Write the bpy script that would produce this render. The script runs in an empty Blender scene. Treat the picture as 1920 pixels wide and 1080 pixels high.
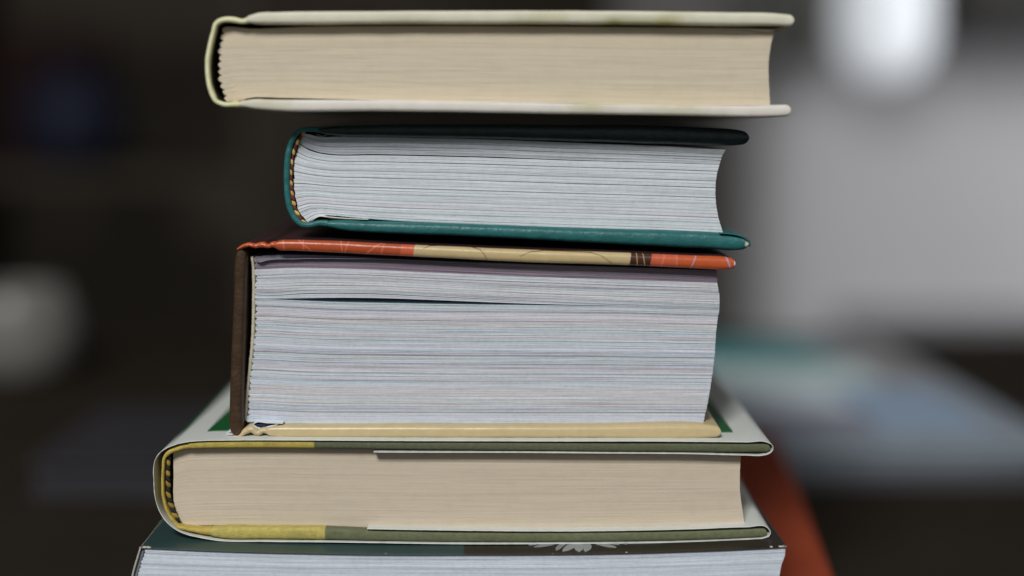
import bpy, math, random
import numpy as np
from mathutils import Vector
random.seed(7); RNG = np.random.default_rng(7)
scene = bpy.context.scene
COL = scene.collection

# ------------------------------------------------------------------ camera
PITCH = math.atan((540 - 225) / 2667.0)
CAM_Y = -0.37
cam_data = bpy.data.cameras.new("camera")
cam_data.lens = 50.0; cam_data.sensor_width = 36.0
cam_data.clip_start = 0.01; cam_data.clip_end = 50.0
cam_data.dof.use_dof = True
cam_data.dof.focus_distance = 0.379
cam_data.dof.aperture_fstop = 2.5
cam = bpy.data.objects.new("camera", cam_data)
cam.location = (0, CAM_Y, 0)
cam.rotation_euler = (math.pi / 2 - PITCH, 0, 0)
COL.objects.link(cam); scene.camera = cam

# ------------------------------------------------------------------ world and lamps
w = bpy.data.worlds.new("World"); scene.world = w; w.use_nodes = True
bg = w.node_tree.nodes["Background"]
bg.inputs[0].default_value = (1.0, 0.97, 0.93, 1); bg.inputs[1].default_value = 0.125
scene.view_settings.view_transform = 'Standard'
scene.view_settings.look = 'None'
scene.view_settings.exposure = 0.0
scene.view_settings.gamma = 1.0
scene.cycles.use_denoising = True
scene.cycles.max_bounces = 8

def area_light(name, loc, target, size, power, color, size_y=None):
    d = bpy.data.lights.new(name, 'AREA'); d.energy = power; d.color = color
    d.shape = 'RECTANGLE'; d.size = size; d.size_y = size_y or size
    o = bpy.data.objects.new(name, d); o.location = loc
    o.rotation_euler = (Vector(target) - Vector(loc)).to_track_quat('-Z', 'Y').to_euler()
    COL.objects.link(o); return o
area_light("window_light", (-0.42, -1.45, 1.20), (0, 0.02, -0.06), 0.42, 31.5, (1.0, 0.985, 0.96))
area_light("soft_light", (0.55, -1.5, 0.45), (0, 0, -0.07), 1.0, 1.5, (0.88, 0.94, 1.0))
area_light("far_fill_light", (2.1, 0.90, 0.32), (1.05, 2.3, -0.05), 1.0, 9.8, (0.97, 0.97, 1.0)).data.spread = math.radians(100)  # added lamp out of view, there to brighten the pale wall

# ------------------------------------------------------------------ projection helpers (pixel of a 1920x1080 tracing -> point on the plane Y = y)
CP, SP = math.cos(PITCH), math.sin(PITCH)
def unproj(px, py, y=0.0):
    px = np.asarray(px, float); py = np.asarray(py, float)
    a = (px - 960) / 2667.0; b = (540 - py) / 2667.0
    dy = CP + SP * b; dz = -SP + CP * b
    t = (y - CAM_Y) / dy
    return a * t, dz * t
def unproj_z(px, py, z):
    a = (px - 960) / 2667.0; b = (540 - py) / 2667.0
    dy = CP + SP * b; dz = -SP + CP * b
    t = z / dz
    return (a * t, CAM_Y + dy * t, z)

def lin(c, gain=1.25, cap=0.86):
    o = []
    for v in c:
        v = v / 255.0
        v = v / 12.92 if v <= 0.04045 else ((v + 0.055) / 1.055) ** 2.4
        o.append(min(cap, v * gain))
    return np.array(o)

# ------------------------------------------------------------------ materials
def mat(name, color=None, rough=0.8, var=0.08, nscale=300, bump=0.15, bscale=900, bdist=0.0002,
        spec=0.4, uvstreak=0.0, uvscale=(0.12, 1.0), coat=0.0, sheen=0.0, mottled=None, emit=0.0):
    m = bpy.data.materials.new(name); m.use_nodes = True
    nt = m.node_tree; N = nt.nodes; L = nt.links
    b = N["Principled BSDF"]
    b.inputs["Roughness"].default_value = rough
    b.inputs["Specular IOR Level"].default_value = spec
    b.inputs["Coat Weight"].default_value = coat
    b.inputs["Coat Roughness"].default_value = 0.25
    b.inputs["Sheen Weight"].default_value = sheen
    tc = N.new("ShaderNodeTexCoord")
    if color is None:
        at = N.new("ShaderNodeAttribute"); at.attribute_name = "Col"; src = at.outputs["Color"]
    else:
        rgb = N.new("ShaderNodeRGB"); rgb.outputs[0].default_value = (*color, 1); src = rgb.outputs[0]
    nz = N.new("ShaderNodeTexNoise"); nz.inputs["Scale"].default_value = nscale; nz.inputs["Detail"].default_value = 5
    L.new(tc.outputs["Object"], nz.inputs["Vector"])
    mr = N.new("ShaderNodeMapRange"); mr.inputs[1].default_value = 0.3; mr.inputs[2].default_value = 0.7
    mr.inputs[3].default_value = 1 - var; mr.inputs[4].default_value = 1 + var
    L.new(nz.outputs["Fac"], mr.inputs[0])
    mul = N.new("ShaderNodeVectorMath"); mul.operation = 'SCALE'
    L.new(src, mul.inputs[0]); L.new(mr.outputs[0], mul.inputs["Scale"])
    out = mul.outputs[0]
    if uvstreak > 0:
        mp = N.new("ShaderNodeMapping"); mp.inputs["Scale"].default_value = (*uvscale, 1)
        L.new(tc.outputs["UV"], mp.inputs["Vector"])
        n2 = N.new("ShaderNodeTexNoise"); n2.inputs["Scale"].default_value = 1; n2.inputs["Detail"].default_value = 4
        n2.inputs["Roughness"].default_value = 0.7
        L.new(mp.outputs[0], n2.inputs["Vector"])
        m2 = N.new("ShaderNodeMapRange"); m2.inputs[1].default_value = 0.3; m2.inputs[2].default_value = 0.7
        m2.inputs[3].default_value = 1 - uvstreak; m2.inputs[4].default_value = 1 + uvstreak * 0.6
        L.new(n2.outputs["Fac"], m2.inputs[0])
        mu2 = N.new("ShaderNodeVectorMath"); mu2.operation = 'SCALE'
        L.new(out, mu2.inputs[0]); L.new(m2.outputs[0], mu2.inputs["Scale"]); out = mu2.outputs[0]
    if mottled is not None:
        n3 = N.new("ShaderNodeTexNoise"); n3.inputs["Scale"].default_value = mottled[1]; n3.inputs["Detail"].default_value = 6
        L.new(tc.outputs["Object"], n3.inputs["Vector"])
        m3 = N.new("ShaderNodeMapRange"); m3.inputs[1].default_value = 0.52; m3.inputs[2].default_value = 0.72
        m3.inputs[3].default_value = 0; m3.inputs[4].default_value = mottled[2]
        L.new(n3.outputs["Fac"], m3.inputs[0])
        mx = N.new("ShaderNodeMix"); mx.data_type = 'RGBA'
        L.new(m3.outputs[0], mx.inputs[0]); L.new(out, mx.inputs[6]); mx.inputs[7].default_value = (*mottled[0], 1)
        out = mx.outputs[2]
    L.new(out, b.inputs["Base Color"])
    if bump > 0:
        bn = N.new("ShaderNodeTexNoise"); bn.inputs["Scale"].default_value = bscale; bn.inputs["Detail"].default_value = 4
        L.new(tc.outputs["Object"], bn.inputs["Vector"])
        bp = N.new("ShaderNodeBump"); bp.inputs["Strength"].default_value = bump; bp.inputs["Distance"].default_value = bdist
        L.new(bn.outputs["Fac"], bp.inputs["Height"]); L.new(bp.outputs[0], b.inputs["Normal"])
    if emit > 0:
        b.inputs["Emission Color"].default_value = (*color, 1); b.inputs["Emission Strength"].default_value = emit
    return m

M = {}
M['paper'] = mat('paper_edges', None, 0.92, 0.05, 900, 0.25, 2500, 0.0001, 0.2, uvstreak=0.07, uvscale=(0.08, 0.9), mottled=((0.22, 0.19, 0.15), 420, 0.06))
M['paper_print'] = mat('printed_paper_edges', None, 0.85, 0.05, 900, 0.25, 2500, 0.0001, 0.25, uvstreak=0.09, uvscale=(0.22, 1.1), mottled=((0.22, 0.20, 0.18), 420, 0.07))
M['paper_fine'] = mat('fine_paper_edges', None, 0.95, 0.035, 260, 0.25, 2500, 0.0001, 0.15, uvstreak=0.045, uvscale=(0.06, 0.5), mottled=((0.26, 0.20, 0.13), 260, 0.06))
M['cream_cloth'] = mat('cream_cloth', None, 0.75, 0.05, 200, 0.35, 1600, 0.0003, 0.3, mottled=(tuple(lin((150, 150, 90))), 45, 0.5))
M['teal'] = mat('teal_leatherette', None, 0.42, 0.16, 220, 0.45, 650, 0.0005, 0.4)
M['gloss'] = mat('glossy_printed_board', None, 0.33, 0.05, 400, 0.25, 500, 0.0003, 0.5)
M['brown'] = mat('brown_spine_board', None, 0.5, 0.2, 250, 0.5, 900, 0.0004, 0.35, mottled=((0.11, 0.075, 0.045), 160, 0.5))
M['cloth'] = mat('book_cloth', None, 0.72, 0.14, 700, 0.7, 2600, 0.0004, 0.25, mottled=((0.12, 0.11, 0.06), 120, 0.45))
M['jacket'] = mat('dust_jacket', None, 0.4, 0.04, 100, 0.1, 300, 0.0002, 0.45)
M['thread'] = mat('headband_thread', None, 0.8, 0.15, 2500, 0.5, 4000, 0.0002, 0.2)
M['table'] = mat('dark_table', (0.028, 0.0225, 0.0165), 0.8, 0.1, 20, 0.1, 60, 0.001, 0.06)
M['plain'] = mat('coloured_paper', None, 0.75, 0.06, 60, 0.1, 300, 0.0003, 0.3)

# ------------------------------------------------------------------ objects
def meshobj(name, verts, faces, material, parent=None, smooth=True, cols=None, uvs=None, kind=None):
    me = bpy.data.meshes.new(name)
    verts = np.asarray(verts, float)
    if parent is not None:
        verts = verts - np.array(parent['_origin'])
    me.from_pydata(verts.tolist(), [], [list(map(int, f)) for f in faces])
    me.update()
    if smooth:
        me.polygons.foreach_set("use_smooth", [True] * len(me.polygons))
    ca = me.color_attributes.new("Col", 'FLOAT_COLOR', 'POINT')
    if cols is None: cols = np.ones((len(verts), 3)) * 0.5
    cols = np.asarray(cols, float)
    if cols.ndim == 1: cols = np.tile(cols, (len(verts), 1))
    rgba = np.ones((len(verts), 4)); rgba[:, :3] = cols
    ca.data.foreach_set("color", rgba.ravel())
    if uvs is not None:
        ul = me.uv_layers.new(name="UVMap")
        li = np.empty(len(me.loops), dtype=np.int64); me.loops.foreach_get("vertex_index", li)
        ul.data.foreach_set("uv", np.asarray(uvs)[li].ravel())
    me.materials.append(material)
    o = bpy.data.objects.new(name, me); COL.objects.link(o)
    if parent is not None: o.parent = parent
    if kind: o['kind'] = kind
    return o

def thing(name, loc, label, category, group=None, rotz=0.0):
    o = bpy.data.objects.new(name, None); o.empty_display_size = 0.02
    COL.objects.link(o); o.location = loc; o.rotation_euler = (0, 0, rotz)
    o['label'] = label; o['category'] = category
    if group: o['group'] = group
    o['_origin'] = [float(v) for v in loc]
    return o
def tag(o, label, category, group=None):
    o['label'] = label; o['category'] = category
    if group: o['group'] = group

# ------------------------------------------------------------------ curves
def spline(pts, t):
    """Catmull-Rom through pts (n,k), t in 0..1 by chord length."""
    P = np.asarray(pts, float); n = len(P)
    if n == 2:
        t = np.asarray(t)[:, None]; return P[0] * (1 - t) + P[1] * t
    seg = np.maximum(np.sqrt(((P[1:, :2] - P[:-1, :2]) ** 2).sum(1)), 1e-6)
    s = np.concatenate([[0], np.cumsum(seg)]); s /= s[-1]
    m = np.zeros_like(P)                                   # monotone-ish tangents
    for i in range(n):
        if i == 0: m[i] = (P[1] - P[0]) / (s[1] - s[0])
        elif i == n - 1: m[i] = (P[-1] - P[-2]) / (s[-1] - s[-2])
        else:
            h0 = s[i] - s[i - 1]; h1 = s[i + 1] - s[i]
            d0 = (P[i] - P[i - 1]) / h0; d1 = (P[i + 1] - P[i]) / h1
            m[i] = (d0 * h1 + d1 * h0) / (h0 + h1)
    t = np.clip(np.asarray(t, float), 0, 1)
    k = np.clip(np.searchsorted(s, t, side='right') - 1, 0, n - 2)
    h = (s[k + 1] - s[k])[:, None]; x = ((t - s[k])[:, None]) / h
    return ((2 * x**3 - 3 * x**2 + 1) * P[k] + (x**3 - 2 * x**2 + x) * h * m[k]
            + (-2 * x**3 + 3 * x**2) * P[k + 1] + (x**3 - x**2) * h * m[k + 1])

def wav(n_terms=6, lo=0.5, hi=6.0, rng=RNG):
    f = rng.uniform(lo, hi, n_terms); p = rng.uniform(0, 6.28, n_terms); a = 1 / np.sqrt(f); a /= a.sum()
    return lambda x: (a[:, None] * np.sin(6.283 * f[:, None] * np.asarray(x)[None, :] + p[:, None])).sum(0)

# ------------------------------------------------------------------ ribbon: a board or a thin sheet bent along a path in the X-Z plane, running back along Y
def ribbon(name, pts, y0, depth, material, parent, color, samples=None, expo=2.6, rad=None, round_ends=True,
           shear=(0.0, 0.0), wob=0.00012, depth_rows=3, color_fn=None, taper_back=None, kind=None, ragged=0.0, krows=13):
    P = np.asarray(pts, float)
    length = np.sqrt(((P[1:, :2] - P[:-1, :2]) ** 2).sum(1)).sum()
    M_ = samples or int(max(40, length / 5))
    t = 0.5 - 0.5 * np.cos(np.linspace(0, math.pi, M_))
    t = 0.15 * t + 0.85 * np.linspace(0, 1, M_)
    hmid = P[:, 2].mean() / length
    if round_ends:
        e = hmid * (1 - np.cos(np.linspace(0, math.pi / 2, 7)))
        t = np.concatenate([e[:-1], t[(t > hmid) & (t < 1 - hmid)], 1 - e[::-1][1:]])
    M_ = len(t)
    C = spline(P, t)
    px, py, h = C[:, 0], C[:, 1], C[:, 2].copy()
    if round_ends:
        d = np.minimum(t, 1 - t) * length
        hh = np.where(t < .5, h[0], h[-1]); hh = np.maximum(hh, 1e-3)
        q = np.clip(d / hh, 0, 1)
        h = h * np.maximum(1 - (1 - q) ** 2.4, 0.02) ** (1 / 2.4)
    X, Z = unproj(px, py, y0)
    sc = (y0 - CAM_Y) / 2667.0
    hw = h * sc
    if ragged: hw = hw * (1 + np.random.default_rng(5).normal(0, ragged, M_))
    tx = np.gradient(X); tz = np.gradient(Z); ln = np.sqrt(tx**2 + tz**2) + 1e-12
    nx, nz = -tz / ln, tx / ln
    f1 = wav(7, 0.5, 12); f2 = wav(7, 0.5, 14)
    K = krows
    phi = np.linspace(math.pi / 2, -math.pi / 2, K)
    sz = np.sign(np.sin(phi)) * np.abs(np.sin(phi)) ** (2 / expo)
    cy = 1 - np.abs(np.cos(phi)) ** (2 / expo)
    R = rad if rad is not None else np.minimum(hw, 0.0022)
    R = np.broadcast_to(R, (M_,))
    dr = np.linspace(1, 0, depth_rows + 1)[:-1] ** 2
    rows = [(1.0, depth * v, None) for v in dr] + [(1.0, 0.0030, None)] + [(sz[k], None, cy[k]) for k in range(K)] + [(-1.0, depth * v, None) for v in dr[::-1]]
    V = []; CO = []; UV = []
    smm = np.concatenate([[0], np.cumsum(np.sqrt(np.diff(X)**2 + np.diff(Z)**2))]) * 1000
    for r, (s, yy, c) in enumerate(rows):
        y = np.full(M_, yy) if yy is not None else R * c
        if yy is not None: y = np.maximum(y, R * 1.05)
        off = f1(t) * wob
        px_ = X + nx * hw * s + shear[0] * y
        pz_ = Z + nz * hw * s + shear[1] * y + off * 0.6
        if taper_back is not None: pz_ = pz_ + taper_back(t, y)
        V.append(np.stack([px_, y0 + y + f2(t) * wob, pz_], 1))
        if color_fn is not None:
            CO.append(color_fn(px, py - s * h, s, y, t))
        else:
            CO.append(np.tile(color, (M_, 1)))
        UV.append(np.stack([smm, np.full(M_, r * 0.3)], 1))
    K2 = len(rows)
    V = np.concatenate(V); CO = np.concatenate(CO); UV = np.concatenate(UV)
    F = []
    for r in range(K2 - 1):
        a = r * M_
        for i in range(M_ - 1):
            F.append((a + i, a + i + 1, a + M_ + i + 1, a + M_ + i))
    for i in range(M_ - 1):                                # back wall
        F.append((i + 1, i, (K2 - 1) * M_ + i, (K2 - 1) * M_ + i + 1))
    for i in (0, M_ - 1):                                  # end caps
        idx = [r * M_ + i for r in range(K2)]
        F.append(idx if i == 0 else idx[::-1])
    return meshobj(name, V, F, material, parent, True, CO, UV, kind)

# ------------------------------------------------------------------ sheets of paper filling a patch bounded by four traced curves
def coons(top, bot, left, right, u, tt):
    """u (N,), tt scalar -> (N,2) pixels"""
    T = spline(top, u); B = spline(bot, u)
    Lp = spline(left, np.array([tt]))[0]; Rp = spline(right, np.array([tt]))[0]
    u_ = u[:, None]
    c00, c10 = T[0], T[-1]; c01, c11 = B[0], B[-1]
    return ((1 - tt) * T + tt * B + (1 - u_) * Lp + u_ * Rp
            - ((1 - u_) * (1 - tt) * c00 + u_ * (1 - tt) * c10 + (1 - u_) * tt * c01 + u_ * tt * c11))

def sheets(name, parent, material, top, bot, left, right, n, y0, depth, color_fn, gaps, group=None, fold=0.0,
           jit=0.00005, ujit=0.5, N=44, shear=(0, 0), kind=None, wave=0.12, vbase=0, fold_shape=None, yfn=None, tint_var=0.02, wander=0.22):
    """n sheets; group = sheets per signature, each signature one mesh. gaps(j, n) -> empty share of the pitch."""
    rng = np.random.default_rng(abs(hash(parent.name + name)) % 1000 if False else int(vbase * 13 + n))
    u = np.linspace(0, 1, N) ** 1.0
    u = np.concatenate([np.linspace(0, 0.03, 7)[:-1], np.linspace(0.03, 1, N)])
    N = len(u)
    g = group or n
    wv = wav(5, 0.4, 3, rng)
    out = []
    for g0 in range(0, n, g):
        V = []; F = []; CO = []; UV = []; base = 0
        sig_y = rng.normal(0, jit * 1.6); sig_u = rng.normal(0, ujit)
        cnt = min(g, n - g0)
        for jj in range(cnt):
            j = g0 + jj
            gp = gaps(j, n, rng)
            t0 = (j + gp * 0.5) / n; t1 = (j + 1 - gp * 0.5) / n
            A = coons(top, bot, left, right, u, t0); B = coons(top, bot, left, right, u, t1)
            ins = rng.normal(0, ujit * 0.35) + sig_u
            if fold > 0 and cnt > 1:
                q = (jj - (cnt - 1) / 2) / (cnt / 2)
                ins += fold * (1 - math.sqrt(max(0, 1 - q * q)))
            w_ = np.exp(-u * 60)
            A[:, 0] += ins * w_; B[:, 0] += ins * w_
            re = rng.normal(0, ujit * 0.3); A[:, 0] += re * u**30; B[:, 0] += re * u**30
            A[:, 1] += wav(4, 0.5, 8, rng)(u) * wander; B[:, 1] += wav(4, 0.5, 8, rng)(u) * wander
            ww = wv(u + j * 0.013) * wave
            A[:, 1] += ww; B[:, 1] += ww
            XA, ZA = unproj(A[:, 0], A[:, 1], y0); XB, ZB = unproj(B[:, 0], B[:, 1], y0)
            f = wav(4, 0.3, 5, rng)
            yf = y0 + sig_y + rng.normal(0, jit) + f(u) * jit * 1.2
            if yfn is not None: yf = yf + yfn(u, j / n)
            yb = y0 + depth
            V.append(np.stack([XA, yf, ZA], 1)); V.append(np.stack([XB, yf, ZB], 1))
            V.append(np.stack([XB + shear[0] * depth, np.full(N, yb), ZB + shear[1] * depth], 1))
            V.append(np.stack([XA + shear[0] * depth, np.full(N, yb), ZA + shear[1] * depth], 1))
            for i in range(N - 1):
                a = base + i
                F.append((a, a + N, a + N + 1, a + 1))              # front
                F.append((a + 3 * N, a, a + 1, a + 3 * N + 1))      # top
                F.append((a + N, a + 2 * N, a + 2 * N + 1, a + N + 1))
            F.append((base, base + 3 * N, base + 2 * N, base + N))
            F.append((base + N - 1, base + 2 * N - 1, base + 3 * N - 1, base + 4 * N - 1))
            base += 4 * N
            c = color_fn(j, n, u, rng)
            CO.append(np.tile(c, (4, 1)))
            uu = XA * 1000
            for k in range(4):
                UV.append(np.stack([uu, np.full(N, vbase + j + 0.25 + 0.5 * (k in (1, 2)))], 1))
        out.append(meshobj(name, np.concatenate(V), F, material, parent, False, np.concatenate(CO), np.concatenate(UV), kind))
    return out

def root_at(px, py, y):
    x, z = unproj(px, py, y); return (float(x), float(y) + 0.0, float(z))

# ================================================================== SETTING
redtop = float(unproj(960, 1247, -0.010)[1]) - 0.0006
TABLE_Z = redtop - 0.030

def box(name, x0, x1, y0, y1, z0, z1, material, parent=None, color=(.5, .5, .5), r=0.0, kind=None):
    v = [(x, y, z) for x in (x0, x1) for y in (y0, y1) for z in (z0, z1)]
    f = [(0, 1, 3, 2), (4, 6, 7, 5), (0, 4, 5, 1), (2, 3, 7, 6), (0, 2, 6, 4), (1, 5, 7, 3)]
    o = meshobj(name, v, f, material, parent, False, np.array(color), None, kind)
    if r > 0:
        b = o.modifiers.new("bevel", 'BEVEL'); b.width = r; b.segments = 3
    return o

WALLM = mat('dark_wall_paint', (0.066, 0.056, 0.044), 0.9, 0.15, 3, 0.1, 40, 0.002, 0.1)
PALEM = mat('pale_grey_wall_paint', (0.46, 0.455, 0.465), 0.9, 0.05, 2, 0.1, 40, 0.002, 0.2)
FLOORM = mat('dark_floor', (0.03, 0.026, 0.022), 0.7, 0.2, 4, 0.1, 40, 0.002, 0.2)
box('floor', -4, 4, -3, 3.2, TABLE_Z - 0.80, TABLE_Z - 0.75, FLOORM, kind='structure')
box('wall', -4, 4, 2.6, 2.7, TABLE_Z - 0.75, 1.8, WALLM, kind='structure')
# pale part of the far wall, standing out from the dark one like a chimney breast
xl = float(unproj(1415, 400, 2.3)[0])
xl = float(unproj(1372, 400, 2.3)[0])
prof = [(xl + 0.13 - 0.13 * math.cos(a), 2.43 - 0.13 * math.sin(a)) for a in np.linspace(0, math.pi / 2, 16)]     # rounded corner
prof = [(xl, 2.598)] + prof + [(3.4, 2.3), (3.4, 2.598)]
nW = len(prof); zb, zt = TABLE_Z - 0.75, 1.8
V = [(x, y, z) for z in (zb, zt) for x, y in prof]
F = [list(range(nW))[::-1], list(range(nW, 2 * nW))] + [(i, (i + 1) % nW, nW + (i + 1) % nW, nW + i) for i in range(nW)]
meshobj('wall_pale', V, F, PALEM, None, False, kind='structure')
DADO = mat('grey_wall_panelling', (0.17, 0.172, 0.178), 0.9, 0.05, 2, 0.1, 40, 0.002, 0.2)
box('wall_dado', xl + 0.21, 3.39, 2.28, 2.297, zb, float(unproj(1700, 585, 2.28)[1]), DADO, kind='structure')

# dark table
tb = thing('dark_table', (0.1, 0.2, TABLE_Z), 'blackish table carrying the stack and the magazines behind it', 'table')
box('tabletop', -0.9, 1.1, -0.22, 0.78, TABLE_Z - 0.03, TABLE_Z, M['table'], tb, r=0.003)
for sx in (-0.84, 1.04):
    for sy in (-0.16, 0.72):
        box('leg', sx - 0.03, sx + 0.03, sy - 0.03, sy + 0.03, TABLE_Z - 0.75, TABLE_Z - 0.0305, M['table'], tb)

# ================================================================== BOOK 1 (top): cream hardback
Y1 = -0.002
b1 = thing('cream_hardback', root_at(930, 219, Y1 + 0.06), 'cream cloth hardback with yellowed edges lying topmost on the stack', 'book', 'books in the stack')
creamc = lin((202, 200, 182), 1.15)
def c1(px, py, s, y, t):
    c = np.tile(creamc, (len(t), 1))
    if s < 0.75:
        st = 0.35 * np.exp(-((px - 1190) / 75.0) ** 2) + 0.25 * np.exp(-((px - 1150) / 14.0) ** 2) + 0.3 * np.exp(-((px - 1250) / 20.0) ** 2) + 0.16 * np.exp(-((px - 760) / 60.0) ** 2) + 0.14 * np.exp(-((px - 980) / 40.0) ** 2)
        st = np.clip(st * (0.75 - s) * 1.1, 0, 0.85)[:, None]
        c = c * (1 - st) + lin((128, 128, 66))[None] * st
    return c
def c1b(px, py, s, y, t):
    c = np.tile(lin((212, 208, 200), 1.12), (len(t), 1)); return c
def c1s(px, py, s, y, t):
    c = np.tile(lin((206, 207, 168)), (len(t), 1))
    if s > 0.95: c[y > 0.0009] = lin((62, 57, 46), 1.0)            # shade of the hollow painted dark on the spine's inner face
    return c
SH1 = (0.0, -0.006)
D1 = 0.20
ribbon('cover_board', [(462, 36, 5), (470, 35.5, 7), (482, 34, 9.5), (520, 33.2, 10.8), (700, 31.8, 11.3), (1000, 31.2, 12), (1200, 32.3, 12), (1350, 34.3, 12), (1450, 36, 11.5), (1489, 38.5, 10.5)],
       Y1, D1, M['cream_cloth'], b1, None, expo=3.2, shear=SH1, color_fn=c1, wob=0.00016)
ribbon('cover_board', [(448, 194.5, 4.5), (458, 194.5, 6), (475, 195, 9), (500, 196.5, 10), (700, 197.7, 10.2), (1000, 202, 10), (1300, 206.7, 9.8), (1440, 208, 11), (1483, 206.8, 11)],
       Y1, D1, M['cream_cloth'], b1, None, expo=3.2, shear=SH1, color_fn=c1b, wob=0.00012)
ribbon('spine', [(468, 36.5, 5.5), (456, 39, 4.2), (440, 37, 5), (424, 36, 4.6), (412, 38, 4.2), (404.5, 43, 3.6), (400, 56, 3.6), (393.5, 82, 3.8), (388.3, 112, 4.0), (388.3, 136, 4.0), (391, 157, 4), (399, 181, 4.4), (404, 190, 3.6), (414, 194, 4), (432, 196, 4.4), (452, 195, 5)],
       Y1 + 0.0004, D1, M['cream_cloth'], b1, None, expo=2.4, shear=SH1, color_fn=c1s, wob=0.0002)
def pc1(j, n, u, rng):
    base = lin((194, 184, 164), 1.26)
    t = j / n
    base = base * (1 + rng.normal(0, 0.012))
    warm = 0.012 * math.cos(t * 6.283)
    c = base * np.array([1 + warm, 1, 1 - warm])
    f = wav(4, 0.5, 4, rng)(u)[:, None]
    o = c[None] * (1 + 0.025 * f)
    for (ja, ua, ub, k) in ((72, 0.12, 0.17, 0.62), (73, 0.125, 0.15, 0.75), (90, 0.0, 0.06, 0.6), (70, 0.09, 0.11, 0.8), (150, 0.55, 0.60, 0.85), (118, 0.76, 0.84, 0.86), (62, 0.9, 1.0, 0.86)):
        if j == ja: o[(u > ua) & (u < ub)] *= k          # small dirt marks on single leaves
    return o
def gp1(j, n, rng):
    return 0.03 if rng.random() > 0.05 else 0.14
PY1 = Y1 + 0.004
top = [(414, 50), (440, 51), (470, 54), (500, 53.5), (560, 50.5), (700, 49.0), (1000, 49.5), (1200, 51), (1400, 53), (1453, 54)]
bot = [(424, 192), (436, 190.5), (452, 186), (470, 182.5), (520, 183.2), (700, 187.3), (1000, 191.8), (1300, 197), (1444, 197)]
left = [(416, 50), (413, 75), (410.5, 105), (411, 140), (414, 165), (425, 192)]
right = [(1453, 54), (1448, 72), (1443, 100), (1441, 125), (1441.5, 150), (1443, 178), (1444, 197)]
sheets('signature', b1, M['paper_fine'], top, bot, left, right, 220, PY1, D1 - 0.006, pc1, gp1, group=20, fold=8, ujit=2.0, wander=0.08,
       jit=0.000012, shear=SH1, vbase=1)
ribbon('endpaper', [(1400, 54, .5), (1446, 57, .5), (1462, 53, .5), (1476, 49.5, .5), (1486, 48.5, .5)], Y1 + 0.0026, D1 - 0.006, M['paper'], b1, lin((200, 196, 180)), round_ends=False, expo=2, shear=SH1)
for k, (a, b) in enumerate([((428, 187), (447, 189.5)), ((424, 189.5), (452, 186.5)), ((430, 191.5), (458, 186))]):
    ribbon('endpaper', [(a[0], a[1], .45), ((a[0] + b[0]) / 2, (a[1] + b[1]) / 2 + 1.6, .45), (b[0], b[1], .45)], Y1 + 0.0018 + 0.0003 * k, 0.01, M['paper'], b1, lin((214, 200, 160)), round_ends=False, expo=2)

# ================================================================== BOOK 2: teal hardback
Y2 = 0.008
b2 = thing('teal_hardback', root_at(960, 462, Y2 + 0.06), 'teal leather-look hardback with striped maroon and yellow headband and white pages', 'book', 'books in the stack')
tealc = lin((36, 98, 99), 1.1)
def c2(px, py, s, y, t):
    c = np.tile(tealc, (len(t), 1))
    if len(t) > 90:
        wt = np.clip(1 - np.hypot((px - 1401) / 4.5, (py - 459) / 6.0), 0, 1) * (y < 0.004)
        c = c * (1 - np.minimum(wt * 2.2, 1)[:, None]) + lin((205, 200, 180))[None] * np.minimum(wt * 2.2, 1)[:, None]
    return c
D2 = 0.185
teal_shaded = lin((30, 50, 50), 1.0)  # darker copy of the teal: shade painted into the upper cover
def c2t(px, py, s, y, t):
    return np.tile(teal_shaded, (len(t), 1))
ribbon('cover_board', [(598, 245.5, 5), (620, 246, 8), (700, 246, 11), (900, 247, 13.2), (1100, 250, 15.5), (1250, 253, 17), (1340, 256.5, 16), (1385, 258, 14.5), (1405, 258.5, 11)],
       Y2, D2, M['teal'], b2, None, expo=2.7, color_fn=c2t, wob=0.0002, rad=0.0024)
ribbon('cover_board', [(612, 420, 6.5), (640, 423, 9.8), (700, 426.3, 11), (900, 433.5, 12), (1050, 440, 13.2), (1200, 446.5, 15), (1330, 452.2, 15.8), (1385, 456, 14.5), (1405, 456.5, 11)],
       Y2, D2, M['teal'], b2, None, samples=260, expo=2.7, color_fn=c2, wob=0.00022, rad=0.0024)
ribbon('spine', [(600, 245.5, 4.5), (585, 243.5, 4), (570, 243, 4), (557, 248, 4.5), (547, 262, 5), (540, 285, 5.3), (537, 315, 5.6), (536.5, 340, 5.6), (538.5, 370, 5.6), (544, 395, 5.6), (553, 411, 5.6), (567, 421.5, 5.5), (582, 422.5, 5.5), (598, 418.5, 5.6), (617, 420.5, 7)],
       Y2 + 0.0005, D2, M['teal'], b2, None, samples=150, expo=2.2, color_fn=c2, wob=0.00025)
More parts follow.
